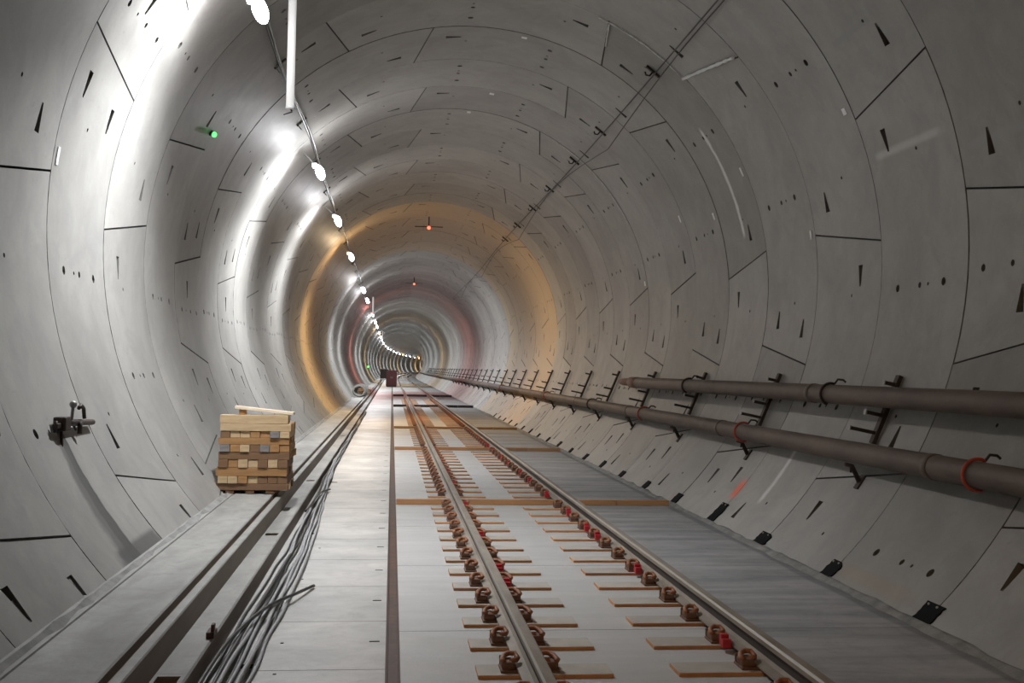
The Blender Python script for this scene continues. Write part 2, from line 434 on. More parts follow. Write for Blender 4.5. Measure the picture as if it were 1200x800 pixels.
# far rings: plain bands with an open joint between them
def band_strip(A, th0, th1, y0, y1, d, mat, tone, step=5.0):
    n = max(1, int(round((th1 - th0) / step)))
    b = len(A.v)
    for i in range(n + 1):
        t = math.radians(th0 + (th1 - th0) * i / n)
        for y in (y0, y1):
            A.v.append(P((R + d) * math.cos(t), y, ZC + (R + d) * math.sin(t))); A.n.append((-math.cos(t), 0, -math.sin(t)))
    for i in range(n):
        A.f.append([b + 2 * i, b + 2 * i + 2, b + 2 * i + 3, b + 2 * i + 1]); A.m.append(mat); A.tone.append(tone)
RNG = {'wall_right': (TH0, 45), 'ceiling': (45, 135), 'wall_left': (135, TH1)}
n = N_DETAIL
while S0 + n * W < 120 * R:
    for k, (a, b_) in RNG.items(): band_strip(acc[k], a, b_, S0 + n * W + GAP, S0 + (n + 1) * W - GAP, 0, 0, rnd.random())
    n += 1
for k, (a, b_) in RNG.items():        # dark backing seen through the open joints
    for i in range(-9, n): band_strip(acc[k], a, b_, S0 + i * W, S0 + (i + 1) * W, 0.055, 1, 0.5)
LAB = {'wall_left': 'concrete segment lining of the left tunnel wall', 'ceiling': 'concrete segment lining of the tunnel crown', 'wall_right': 'concrete segment lining of the right tunnel wall'}
for k, A in acc.items():
    me = bpy.data.meshes.new(k); me.from_pydata(A.v, [], A.f)
    for mt in (M['lining'], M['dark'], M['recess']): me.materials.append(mt)
    me.polygons.foreach_set('material_index', A.m)
    me.polygons.foreach_set('use_smooth', [True] * len(A.f))
    at = me.attributes.new('tone', 'FLOAT', 'FACE'); at.data.foreach_set('value', A.tone)
    me.update()
    me.normals_split_custom_set_from_vertices(A.n)
    struct(link(k, me), LAB[k])

# ------------------------------------------------------------------ floor
def slab_panel(bm, x0, x1, y0, y1, holes=(), top=0.0, depth=0.05, mt=0, mside=0):
    g = [(x, y) for x in np.arange(x0 + 0.5, x1, 0.7) for y in np.arange(y0 + 0.5, y1, 0.7)]
    outer = [(x0, y0), (x1, y0), (x1, y1), (x0, y1)]
    vv, tt = cdt(outer, list(holes), [tuple(map(float, q)) for q in g])
    vs = [bm.verts.new(P(x, y, top)) for x, y in vv]
    for t in tt:
        f = bm.faces.new([vs[i] for i in t]); f.material_index = mt
    def wall(poly, d):
        for (a, b), (c, d_) in zip(poly, poly[1:] + poly[:1]):
            f = bm.faces.new([bm.verts.new(P(a, b, top)), bm.verts.new(P(c, d_, top)), bm.verts.new(P(c, d_, top - d)), bm.verts.new(P(a, b, top - d))])
            f.material_index = mside
    wall(outer, depth)
    for h in holes:
        wall(list(h), 0.05)
        f = bm.faces.new([bm.verts.new(P(a, b, top - 0.05)) for a, b in h]); f.material_index = mside
def rect(x0, x1, y0, y1): return [(x0, y0), (x1, y0), (x1, y1), (x0, y1)]
JW = 0.004
def floor_obj(name, x0, x1, mat, pitch, first, holes, label):
    bm = bmesh.new()
    y = first - math.ceil((first + 2.3 * R) / pitch) * pitch
    while y < 118 * R:
        L = pitch if y < 16 * R else pitch * 4
        hs = [h for h in holes if h[0][1] > y and h[2][1] < y + L]
        slab_panel(bm, x0, x1, y + JW, y + L - JW, hs, 0.0, 0.05, 0, 1)
        y += L
    sweep(bm, [(x0, -0.055), (x1, -0.055), (x1, -0.3), (x0, -0.3)], YS, [1] * 4)
    return struct(obj(name, bm, [mat, M['recess']]), label)
XS0, XS1 = -0.2890 * R, -0.2665 * R        # rusty steel channel between walkway and track slab
WK = -0.549 * R
slots = []
for k in range(-2, 40): slots.append(rect(-0.316 * R, -0.299 * R, (1.816 + 0.3178 * k) * R, (1.816 + 0.3178 * k) * R + 0.035))
for x, y in ((-0.505, 1.665), (-0.512, 2.98), (-0.515, 4.3)): slots.append(rect(x * R, x * R + 0.10, y * R, y * R + 0.10))
for x, y in ((-0.459, 1.811), (-0.452, 1.63), (-0.47, 2.35), (-0.46, 2.75)): slots.append(rect(x * R, x * R + 0.022, y * R, y * R + 0.03))
floor_obj('floor', XS1, 0.72 * R, M['track_slab'], 0.622 * R, 2.51 * R, [], 'grey concrete track slab under the rails')
floor_obj('floor', WK, XS0, M['walkway'], 0.3115 * R, 1.964 * R, slots, 'smooth pale concrete walkway left of the rusty channel')
bm = bmesh.new()
sweep(bm, [(XS0 + 0.002, 0.004), (XS0 + 0.012, 0.004), (XS0 + 0.014, -0.012), (XS1 - 0.014, -0.012), (XS1 - 0.012, 0.004), (XS1 - 0.002, 0.004), (XS1 - 0.002, -0.06), (XS0 + 0.002, -0.06)], YS)
struct(obj('trim_1', bm, M['rust']), 'rusty steel channel set flush between walkway and track slab')
# stepped kerb on the left: ledge, small riser, tread, tall riser, tread, riser
ZL, ZT1, ZT2 = (0.745 - 0.660) * R, (0.745 - 0.668) * R, (0.745 - 0.709) * R
XL, XT1 = -0.616 * R, -0.594 * R
bm = bmesh.new()
sweep(bm, [(-0.80 * R, ZL + 0.012), (-0.7265 * R, ZL + 0.008), (-0.7245 * R, ZL - 0.014), (-0.7225 * R, ZL + 0.007), (XL - 0.012, ZL), (XL, ZL - 0.008), (XL, ZT1 - 0.03), (XL + 0.03, ZT1 - 0.03), (XL + 0.032, ZT1), (XT1 - 0.008, ZT1), (XT1, ZT1 - 0.008), (XT1, -0.3), (-0.80 * R, -0.3)], YS,
      [0, 0, 0, 0, 0, 1, 1, 0, 0, 0, 1, 1, 1, 1])
struct(obj('floor_ledge', bm, [M['steps'], M['riser']]), 'raised concrete ledge with a slot along the left wall')
bm = bmesh.new()
t2holes = [rect(-0.588 * R, -0.558 * R, y * R, y * R + 0.16) for y in (1.46, 2.72, 4.0, 5.3, 6.6)]
y = -2.3 * R
while y < 118 * R:
    L = 1.27 * R if y < 10 * R else 6 * R
    slab_panel(bm, XT1 + 0.003, WK - 0.012, y, y + L - 0.003, [h for h in t2holes if h[0][1] > y and h[2][1] < y + L], ZT2, 0.3, 0, 1)
    y += L
sweep(bm, [(WK - 0.012, ZT2), (WK, ZT2 - 0.01), (WK, -0.2), (WK - 0.012, -0.2)], YS, [0, 1, 1, 1])
struct(obj('floor_kerb', bm, [M['steps'], M['riser']]), 'pale concrete kerb step above the bundled cables')
# mortar fillets where the floor meets the lining
def fillet(name, x0, z0, th0, th1, label):
    bm = bmesh.new(); r2 = random.Random(5); rows = []
    y = -2.0 * R
    while y < 60 * R:
        j = r2.uniform(-0.025, 0.025); j2 = r2.uniform(-0.25, 0.25)
        a, b = math.radians(th0 + j2), math.radians(th1)
        s = 1 if x0 > 0 else -1
        rows.append([bm.verts.new(P(*q)) for q in ((x0 * R - s * j, y, z0 + 0.002), (x0 * R + s * 0.05, y, z0 + 0.03 + j * 0.5),
                    ((R - 0.012) * math.cos(a), y, ZC + (R - 0.012) * math.sin(a)), ((R + 0.02) * math.cos(a), y, ZC + (R + 0.02) * math.sin(a)),
                    ((R + 0.02) * math.cos(b), y, ZC + (R + 0.02) * math.sin(b)))])
        y += 0.22 if y < 8 * R else 1.0
    for p, q in zip(rows, rows[1:]):
        for k in range(4): bm.faces.new((p[k], p[k + 1], q[k + 1], q[k]))
    struct(obj(name, bm, M['mortar'], None, True), label)
fillet('trim_2', 0.655, 0.0, -47.6, -50, 'rough mortar fillet along the right foot of the wall')
fillet('trim_3', -0.730, ZL, -138.3, -142, 'rough mortar fillet where the left wall meets the ledge')

# ------------------------------------------------------------------ rails
LX, RX = -0.0765 * R, 0.287 * R
def rail_profile(cx, z0):
    h = [(-0.075, 0), (0.075, 0), (0.075, 0.011), (0.022, 0.024), (0.009, 0.045), (0.009, 0.100), (0.034, 0.112), (0.036, 0.138), (0.026, 0.150),
         (-0.026, 0.150), (-0.036, 0.138), (-0.034, 0.112), (-0.009, 0.100), (-0.009, 0.045), (-0.022, 0.024), (-0.075, 0.011)]
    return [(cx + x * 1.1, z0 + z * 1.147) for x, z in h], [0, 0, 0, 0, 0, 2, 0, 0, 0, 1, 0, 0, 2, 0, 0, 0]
for cx, lab in ((LX, 'left steel rail of the track, nearer the rusty channel'), (RX, 'right steel rail of the track, nearer the pipes')):
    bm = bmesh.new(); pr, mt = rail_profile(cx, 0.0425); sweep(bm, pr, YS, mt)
    tag(obj('rail', bm, [M['rail'], M['rail_top'], M['rail_shade']]), lab, 'rail')

ORD = ['first', 'second', 'third', 'fourth', 'fifth', 'sixth', 'seventh', 'eighth', 'ninth', 'tenth', 'eleventh', 'twelfth', 'thirteenth', 'fourteenth', 'fifteenth', 'sixteenth', 'seventeenth', 'eighteenth', 'nineteenth']
TENS = ['', '', 'twenty', 'thirty', 'forty', 'fifty', 'sixty', 'seventy', 'eighty', 'ninety']
def ordinal(n):                 # 1-based
    if n < 20: return ORD[n - 1]
    if n % 10 == 0: return TENS[n // 10][:-1] + 'ieth'
    return TENS[n // 10] + '-' + ORD[n % 10 - 1]
def clip_pts(s):                # a spring clip: a bent rod hooked over the rail foot
    return [Vector((s * q[0], q[1], q[2])) for q in ((0.150, -0.055, 0.075), (0.165, -0.03, 0.085), (0.150, 0.03, 0.095), (0.120, 0.06, 0.105), (0.080, 0.055, 0.105), (0.066, 0.02, 0.084), (0.078, -0.02, 0.083), (0.115, -0.035, 0.085))]
def make_block(name, xa, xb, cx, label, group, wedge):
    t = thing(name, label, 'rail support', (cx, 0, 0), group)
    bm = bmesh.new(); vs = box(bm, ((xa + xb) / 2 - cx, 0.125, 0.001), (xb - xa, 0.25, 0.048), 1, bev=0.005)
    bm.normal_update()
    for f in bm.faces: f.material_index = 0 if f.normal.z > 0.8 else 1
    obj('block', bm, [M['block_top'], M['block_side']], t)
    bm = bmesh.new(); box(bm, (0, 0.125, 0.033), (0.37, 0.17, 0.016), bev=0.004)
    for s in (-1, 1): box(bm, (s * 0.135, 0.125, 0.062), (0.085, 0.135, 0.05), bev=0.016)
    bp = obj('base_plate', bm, M['plate'], t)
    for s in (-1, 1):
        bm = bmesh.new()
        bmesh.ops.create_cone(bm, cap_ends=True, segments=6, radius1=0.018, radius2=0.018, depth=0.05, matrix=Matrix.Translation((s * 0.165, 0.195, 0.07)))
        obj('bolt', bm, M['rust'], bp)
    for s in (-1, 1):
        bm = bmesh.new(); tube(bm, [Vector((p.x * 1.06, p.y + 0.125, p.z * 1.0 + 0.006)) for p in clip_pts(s)], 0.017, 8)
        obj('spring_clip', bm, M['clip'], t)
    if wedge:
        s = wedge
        bm = bmesh.new(); box(bm, (s * 0.118, -0.03, 0.075), (0.055, 0.05, 0.075), bev=0.006); obj('red_insulator', bm, M['red'], t)
        bm = bmesh.new(); box(bm, (s * 0.120, -0.085, 0.06), (0.06, 0.05, 0.06), bev=0.006); obj('red_insulator', bm, M['red'], t)
    return t
protos = {}
rb = random.Random(11)
PITCH = 0.1585 * R
for rail, cx, xa, xb, inner in (('left', LX, -0.1545 * R, 0.046 * R, 1), ('right', RX, 0.1445 * R, 0.30 * R, -1)):
    for w in (0, 1):
        protos[rail, w] = None
    for k in range(-2, 88):
        y = (1.588 + 0.004) * R + k * PITCH - 0.0
        red = (k in {('left'): (4, 5, 8, 12, 16, 19, 22, 27), 'right': (1, 5, 8, 9, 11, 14, 17, 19, 22, 24, 27, 30)}[rail]) or (k > 24 and rb.random() < 0.35)
        if 3.60 * R < y + 0.12 < 3.74 * R or 5.95 * R < y + 0.12 < 6.12 * R or abs(y + 0.125 - 8.15 * R) < 0.16 or abs(y + 0.125 - 12.6 * R) < 0.16: continue
        yy = y / R
        zone = 'before the nearest orange boards' if yy < 3.6 else ('between the two orange board rows' if yy < 6.0 else 'beyond the second orange boards')
        base = -2 if yy < 3.6 else (13 if yy < 6.0 else 28)
        nth = ordinal(max(1, k - base + 1 + (0 if yy < 3.6 else 0)))
        lab = f'{nth} {rail}-rail support block {zone}, rusty clips' + (' and red insulator' if red else '')
        grp = f'support blocks under the {rail} rail'
        if protos[rail, int(red)] is None:
            o = make_block('rail_support_block', xa, xb, cx, lab, grp, inner if red else 0)
            o.location = P(cx, y, 0); protos[rail, int(red)] = o
        else:
            dup(protos[rail, int(red)], P(cx, y, 0), lab, grp)

# boards laid across the slab
def board(x0, x1, y, h, d, mat, label, group):
    bm = bmesh.new(); box(bm, (0, 0, h / 2), (x1 - x0, d, h), bev=0.004)
    o = obj('cross_board', bm, mat); o.location = P((x0 + x1) / 2, y, 0.0005)
    tag(o, label, 'board', group)
pieces = [(-0.2655, -0.100, 'left of the left rail'), (-0.0545, 0.264, 'between the rails'), (0.3095, 0.47, 'just right of the right rail'), (0.472, 0.652, 'reaching the right wall')]
for yy, h, nm, mat, gp in ((3.63, 0.075, 'orange board of the nearest cross row', M['orange_wood'], 'orange boards across the slab'),
                      (6.03, 0.075, 'orange board of the second cross row', M['orange_wood'], 'orange boards across the slab'),
                      (8.15, 0.07, 'tan board of the third cross row', M['orange_wood'], 'orange boards across the slab'),
                      (12.6, 0.12, 'dark board of the fourth cross row', M['dark_wood'], 'dark boards across the slab'),
                      (17.2, 0.14, 'dark board of the fifth cross row', M['dark_wood'], 'dark boards across the slab')):
    for x0, x1, w in pieces: board(x0 * R, x1 * R, yy * R, h, 0.05, mat, f'{nm}, {w}', gp)

# ------------------------------------------------------------------ cables along the kerb
def spline(ctrl, per=6):
    out = []
    n = len(ctrl)
    for i in range(n - 1):
        p0, p1, p2, p3 = ctrl[max(i - 1, 0)], ctrl[i], ctrl[i + 1], ctrl[min(i + 2, n - 1)]
        for k in range(per):
            t = k / per
            out.append(0.5 * ((2 * p1) + (p2 - p0) * t + (2 * p0 - 5 * p1 + 4 * p2 - p3) * t * t + (3 * p1 - p0 - 3 * p2 + p3) * t ** 3))
    out.append(ctrl[-1]); return out
rc = random.Random(21)
cabs = [(0.03, 'cable', 'black', 'tight against the kerb riser'), (0.075, 'cable_grey', 'grey', 'next to the kerb riser'), (0.115, 'cable_grey', 'pale grey', 'in the kerb side of the bundle'), (0.155, 'cable', 'black', 'in the middle of the bundle'),
        (0.20, 'cable_grey', 'grey', 'in the middle of the bundle'), (0.245, 'cable_grey', 'light grey', 'in the walkway side of the bundle'), (0.285, 'cable', 'black', 'on the walkway side of the bundle'), (0.32, 'cable_grey', 'grey', 'lying outermost on the walkway'), (0.095, 'cable', 'thin black', 'between the two pale ones near the kerb'), (0.18, 'cable', 'thin black', 'twisting through the middle of the bundle'), (0.265, 'cable_grey', 'thin white', 'near the walkway edge of the bundle')]
for i, (off, mt, coln, where) in enumerate(cabs):
    ctrl = []; y = -1.5 * R
    rr = 0.010 + 0.002 * (i % 3)
    ph = rc.uniform(0, 6)
    while y < 11 * R:
        yy = y / R
        sp = 1.0 if yy < 2.6 else max(0.18, 1 - (yy - 2.6) * 0.35) if yy < 5.5 else 0.16
        x = WK + 0.03 + off * 0.85 * sp + 0.018 * math.sin(y * 0.55 + ph) * sp + rc.uniform(-0.012, 0.012)
        x = max(x, WK + 0.022)
        ctrl.append(Vector((x, y, rr + 0.004 + (0.024 * ((i * 7) % 3)) * (0.5 + 0.5 * math.sin(y * 0.8 + i * 1.7)) * 0.9 + (0.03 if sp < 0.5 else 0) * (i % 3))))
        y += 0.7
    bm = bmesh.new(); tube(bm, spline(ctrl, 4), rr, 8)
    tag(obj('floor_cable', bm, M[mt]), f'{coln} cable {where} on the walkway', 'cable', 'bundled cables beside the kerb')
bm = bmesh.new()
tube(bm, spline([Vector(q) for q in ((WK + 0.04, 1.5 * R, 0.07), (WK + 0.07, 1.75 * R, 0.085), (WK + 0.2, 1.98 * R, 0.09), (WK + 0.36, 2.14 * R, 0.055), (WK + 0.47, 2.26 * R, 0.02))]), 0.014, 8)
tag(obj('floor_cable', bm, M['cable']), 'loose black cable crossing over the bundle with a free end', 'cable', 'bundled cables beside the kerb')
bm = bmesh.new()
tube(bm, spline([Vector(q) for q in ((WK + 0.06, 3.3 * R, 0.08), (WK + 0.10, 3.6 * R, 0.10), (WK + 0.13, 3.8 * R, 0.09), (WK + 0.2, 4.0 * R, 0.03))]), 0.012, 8)
tag(obj('floor_cable', bm, M['cable']), 'short black cable tail curling off the far bundle', 'cable', 'bundled cables beside the kerb')

# steel lug on the kerb edge
t = thing('steel_lug', 'rusty steel lug standing on the kerb edge beside the cables', 'lug', (-0.553 * R, 1.715 * R, ZT2))
bm = bmesh.new(); box(bm, (0, 0, 0.02), (0.05, 0.14, 0.04), bev=0.004); obj('plate', bm, M['rust'], t)
bm = bmesh.new(); box(bm, (0.012, -0.02, 0.05), (0.02, 0.06, 0.07), bev=0.004); obj('tab', bm, M['rust'], t)

# ------------------------------------------------------------------ stacked timber on the ledge
SX0, SX1, SY = -0.767 * R, -0.574 * R, 3.154 * R
SW = SX1 - SX0
rt = random.Random(4)
def timber(cx, cy, cz, sx, sy, sz, mat, label, rz=0.0, ry=0.0):
    bm = bmesh.new(); box(bm, (0, 0, 0), (sx, sy, sz), bev=0.004)
    o = obj('timber', bm, mat); o.location = (cx, cy, cz); o.rotation_euler = (0, ry, rz)
    return tag(o, label, 'timber', 'timbers of the stack on the ledge')
HS = [0.080, 0.088, 0.098, 0.098, 0.088, 0.088, 0.080, 0.080, 0.088, 0.105]      # row heights, bottom row first
z = ZL + 0.048
DEP = 0.80
for sx in (0.16, 0.45, 0.74):
    for fy, w in ((0.06, 'front'), (DEP - 0.1, 'rear')):
        timber(SX0 + SW * sx, SY + fy, ZL + 0.029, 0.10, 0.10, 0.034, WOODS[2], f'short foot block under the {w} of the timber stack, ' + {0.16: 'wall side', 0.45: 'middle', 0.74: 'track side'}[sx])
FRONT = {0: [2], 1: [0, 0, 1, 0, 2, 2, 2], 2: [1], 3: [2, 1, 0, 0, 2, 0, 2], 4: [2], 5: [3, 1, 0, 2, 3, 1, 1], 6: [1], 7: [2, 0, 0, 1, 1, 3, 0], 8: [0]}
def nm(i): return ordinal(i + 1)
CN = ['pale', 'amber', 'brown', 'grey', 'bleached']
for r_, h in enumerate(HS[:9]):
    if len(FRONT[r_]) == 1:                     # lying along the face
        k = 7; d = DEP / k
        for j in range(k):
            c = FRONT[r_][0] if j == 0 else rt.choice([0, 1, 2, 1])
            dx = rt.uniform(-0.012, 0.012)
            L = SW * (1.02 if r_ else 1.06)
            timber((SX0 + SX1) / 2 + dx - (0.02 if r_ < 3 else 0), SY + d * (j + 0.5), z + h / 2, L, d - 0.004, h - 0.003, WOODS[c],
                   f'{CN[c]} timber lying sideways, {nm(j)} from front, {nm(r_)} layer up in the stack')
    else:
        k = 7; w = SW / k
        for j in range(k):
            c = FRONT[r_][j]
            dy = rt.uniform(-0.02, 0.02)
            timber(SX0 + w * (j + 0.5) + (0.006 if r_ > 3 else -0.012), SY + DEP / 2 + dy, z + h / 2, w - 0.005, DEP, h - 0.003, WOODS[c],
                   f'{CN[c]} timber end {nm(j)} from the left in the {nm(r_)} layer up of the stack')
    z += h
timber((SX0 + SX1) / 2 - 0.01, SY + 0.12, z + 0.052, SW * 0.98, 0.22, 0.10, WOODS[0], 'thick pale beam lying on top of the timber stack')
z += 0.104
timber((SX0 + SX1) / 2 + 0.10, SY + 0.13, z + 0.054, SW * 0.86, 0.13, 0.034, WOODS[4], 'bleached plank resting tilted on the very top of the stack', rz=-0.06, ry=0.10)
timber((SX0 + SX1) / 2 - 0.16, SY + 0.15, z + 0.028, 0.08, 0.10, 0.050, WOODS[1], 'small spacer block under the raised end of the bleached plank')

# ------------------------------------------------------------------ wall brackets, pipes, straps
def arm_dir(th):
    a = math.radians(th); return Vector((-math.cos(a), 0, -math.sin(a)))
def polar(r, th):
    a = math.radians(th); return Vector((r * R * math.cos(a), 0, r * R * math.sin(a)))
def make_bracket(label):
    t = thing('cable_bracket', label, 'bracket', (0, 0, 0), 'cable brackets on the right wall')
    # channel strip follows the chord between two points just inside the lining
    bm = bmesh.new()
    p0, p1 = polar(0.990, -17.2), polar(0.990, -27.6)
    ax = (p1 - p0).normalized(); mid = (p0 + p1) / 2
    rot = Matrix((Vector((0, 1, 0)), ax, Vector((0, 1, 0)).cross(ax))).transposed()
    L = (p1 - p0).length
    box(bm, mid, (0.085, L, 0.045), rot=rot, bev=0.004)
    obj('channel', bm, M['bracket'], t)
    for th, ln in ((-18.6, 0.14), (-23.3, 0.21), (-26.0, 0.30)):
        bm = bmesh.new()
        a = polar(0.990, th); d = arm_dir(-11)
        b = a + d * ln
        ax2 = (b - a).normalized()
        rot2 = Matrix((Vector((0, 1, 0)), ax2, Vector((0, 1, 0)).cross(ax2))).transposed()
        box(bm, (a + b) / 2, (0.055, (b - a).length, 0.036), rot=rot2, bev=0.003)
        ar = obj('arm', bm, M['bracket'], t)
        bm = bmesh.new(); box(bm, b + d * 0.004, (0.06, 0.012, 0.052), rot=rot2, bev=0.002); obj('end_cap', bm, M['galv'], ar)
    return t
BP = 0.829
bp = None
bys = [2.552 + BP * k for k in range(0, 42)]
for k, yy in enumerate(bys):
    where = 'nearest the camera' if k == 0 else f'{ordinal(k + 1)} from the camera'
    lab = f'dark three-armed cable bracket on the right wall, {where}' + (', carrying the upper pipe' if k < 4 else '')
    loc = (bend(yy * R), yy * R, ZC)
    if bp is None: bp = make_bracket(lab); bp.location = loc
    else: dup(bp, loc, lab, 'cable brackets on the right wall')

# lower long pipe
LPX, LPZ, LPR = 0.812 * R, -0.477 * R + ZC, 0.108
t = thing('pipe', 'long dusty brown pipe running low along the right wall', 'pipe', (0, 0, 0))
bm = bmesh.new()
tube(bm, [Vector(P(LPX, y, LPZ)) for y in YS if y < 60 * R], LPR, 20); obj('pipe_body', bm, M['pipe'], t)
yy = 2.12
while yy < 30:
    bm = bmesh.new(); tube(bm, [Vector(P(LPX, yy * R - 0.05, LPZ)), Vector(P(LPX, yy * R + 0.05, LPZ))], LPR + 0.007, 20); obj('coupling', bm, M['pipe'], t)
    yy += 1.43
# upper pipe
UP0, UP1 = Vector((0.862 * R, 1.2 * R, -0.343 * R + ZC)), Vector((0.850 * R, 5.22 * R, -0.345 * R + ZC))
t = thing('pipe', 'shorter brown pipe lying on the wall brackets with its open end visible', 'pipe', (0, 0, 0))
bm = bmesh.new(); dv = (UP1 - UP0).normalized()
def UPt(y): return UP0 + (UP1 - UP0) * ((y * R - UP0.y) / (UP1.y - UP0.y))
tube(bm, [UPt(1.2 - 2.5), UPt(2), UPt(3), UPt(4), UPt(5.0)], 0.104, 20); obj('pipe_body', bm, M['pipe'], t)
bm = bmesh.new(); tube(bm, [UPt(4.98), UPt(5.12)], 0.110, 20); obj('collar', bm, M['pipe_rust'], t)
bm = bmesh.new(); tube(bm, [UPt(5.10), UPt(5.30), UPt(5.36)], [0.072, 0.072, 0.055], 18); obj('nozzle', bm, M['pipe_rust'], t)
bm = bmesh.new(); tube(bm, [UPt(2.86), UPt(2.885)], 0.111, 20); obj('coupling', bm, M['pipe'], t)

def strap(c, rad, a0, a1, mat, label, hook, group):
    t = thing('pipe_strap', label, 'strap', (c.x, c.y, c.z), group)
    bm = bmesh.new()
    pts = [Vector((rad * math.cos(math.radians(a)), 0.0, rad * math.sin(math.radians(a)))) for a in np.linspace(a0, a1, 22)]
    tube(bm, pts, 0.014, 8); obj('loop', bm, mat, t)
    if hook:
        bm = bmesh.new()
        e = pts[0]
        tube(bm, [e, e + Vector((0.04, 0, 0.05)), e + Vector((0.10, 0, 0.045)), e + Vector((0.13, 0, 0.02))], 0.012, 8); obj('hook', bm, M['bracket'], t)
    return t
lp = lambda yy: Vector(P(LPX, yy * R, LPZ))
strap(lp(1.955), LPR + 0.018, 60, 290, M['strap_red'], 'red strap round the lower pipe at the right edge of the picture', True, 'straps round the pipes')
strap(lp(3.335), LPR + 0.018, 60, 290, M['strap_red'], 'red strap round the lower pipe below the second bracket', True, 'straps round the pipes')
strap(lp(4.69), LPR + 0.018, 50, 250, M['strap_red'], 'dull red strap round the lower pipe with a dark hook below the third bracket', True, 'straps round the pipes')
strap(lp(5.94), LPR + 0.018, 50, 250, M['bracket'], 'dark strap and hook round the lower pipe past the end of the upper pipe', True, 'straps round the pipes')
strap(lp(7.7), LPR + 0.018, 50, 250, M['strap_red'], 'red strap round the lower pipe farther along, beside the sixth bracket', True, 'straps round the pipes')
strap(lp(10.9), LPR + 0.018, 50, 250, M['strap_red'], 'faint red strap round the lower pipe where the wall turns tan', False, 'straps round the pipes')
strap(UPt(2.76), 0.120, 70, 250, M['bracket'], 'dark loop round the upper pipe left of the nearest bracket', True, 'straps round the pipes')
strap(UPt(4.12), 0.120, 70, 250, M['bracket'], 'dark loop round the upper pipe next to the third bracket', True, 'straps round the pipes')
# supports under the lower pipe
pp = None
for k in range(0, 22):
    yy = 2.52 + BP * k
    lab = f'small dark bracket holding the lower pipe from below, {"nearest the camera" if k == 0 else ordinal(k + 1) + " from the camera"}'
    if pp is None:
        pp = thing('pipe_support', lab, 'bracket', lp(yy), 'brackets under the lower pipe')
        bm = bmesh.new()
        a = on_wall(-33.4, 0) - Vector((LPX, 0, LPZ)); 
        tube(bm, [a + arm_dir(-33.4) * 0.02, Vector((0.0, 0, -LPR - 0.032)), Vector((-0.07, 0, -LPR - 0.015))], [0.028, 0.024, 0.018], 8); obj('arm', bm, M['bracket'], pp)
        bm = bmesh.new(); d = arm_dir(-33.4); ax = Vector((d.z, 0, -d.x)); rot = Matrix((Vector((0, 1, 0)), ax, Vector((0, 1, 0)).cross(ax))).transposed()
        box(bm, a + d * 0.012, (0.09, 0.16, 0.02), rot=rot, bev=0.003); obj('foot_plate', bm, M['bracket'], pp)
        bm = bmesh.new(); tube(bm, [Vector((-0.01, 0, -LPR - 0.02)), Vector((-0.01, 0, -LPR - 0.10))], 0.01, 6); obj('bolt', bm, M['bracket'], pp)
    else: dup(pp, lp(yy), lab, 'brackets under the lower pipe')

# black rubber pads over the ring joints at the right foot of the wall
def curved_pad(th0, th1, y0, y1, notch, seed):
    bm = bmesh.new(); rn = random.Random(seed); n = 6; rows = []
    mid = (y0 + y1) / 2
    for i in range(n + 1):
        th = th0 + (th1 - th0) * i / n
        a = y0 + rn.uniform(-0.015, 0.015); b = y1 + rn.uniform(-0.015, 0.015)
        if i == n: a += notch
        if i == 0: a += notch * 0.6
        rows.append(((th, a), (th, b)))
    tops = [[bm.verts.new(on_wall(t_, y_, 0.016) - on_wall((th0 + th1) / 2, mid)) for t_, y_ in r_] for r_ in rows]
    bots = [[bm.verts.new(on_wall(t_, y_, 0.002) - on_wall((th0 + th1) / 2, mid)) for t_, y_ in r_] for r_ in rows]
    for i in range(n):
        bm.faces.new((tops[i][0], tops[i][1], tops[i + 1][1], tops[i + 1][0])); bm.faces.new((bots[i][1], bots[i][0], bots[i + 1][0], bots[i + 1][1]))
        for k in (0, 1): bm.faces.new((tops[i][k], tops[i + 1][k], bots[i + 1][k], bots[i][k]))
    for i in (0, n): bm.faces.new((tops[i][0], tops[i][1], bots[i][1], bots[i][0]))
    return bm, on_wall((th0 + th1) / 2, mid)
sh = [(-47.55, -45.1, -0.10, 0.16, 0.0), (-47.6, -45.0, -0.10, 0.14, 0.06), (-47.6, -45.4, -0.12, 0.20, 0.07), (-47.6, -43.5, -0.10, 0.15, 0.0)]
for k in range(0, 20):
    a, b, ya, yb, nt_ = sh[k] if k < 4 else (-47.6, -45.7 + 0.5 * ((k * 5) % 3) / 2, -0.11, 0.14, 0.05 * (k % 2))
    bm, loc = curved_pad(a, b, S0 + k * W + ya, S0 + k * W + yb, nt_, k)
    t = thing('rubber_pad', f'black rubber pad at the right foot of the wall, {"nearest the camera" if k == 0 else ordinal(k + 1) + " from the camera"}' + (', the tallest' if k == 3 else ''), 'pad', loc, 'black pads at the foot of the right wall')
    obj('pad', bm, M['rubber'], t)
    if k < 4:
        for f in (0.25, 0.75): 
            bm = bmesh.new(); p_ = on_wall(b - 0.35, S0 + k * W + ya + (yb - ya) * f + 0.02, 0.016) - loc
            bmesh.ops.create_uvsphere(bm, u_segments=8, v_segments=6, radius=0.012, matrix=Matrix.Translation(p_))
            obj('bolt', bm, M['galv'], t)

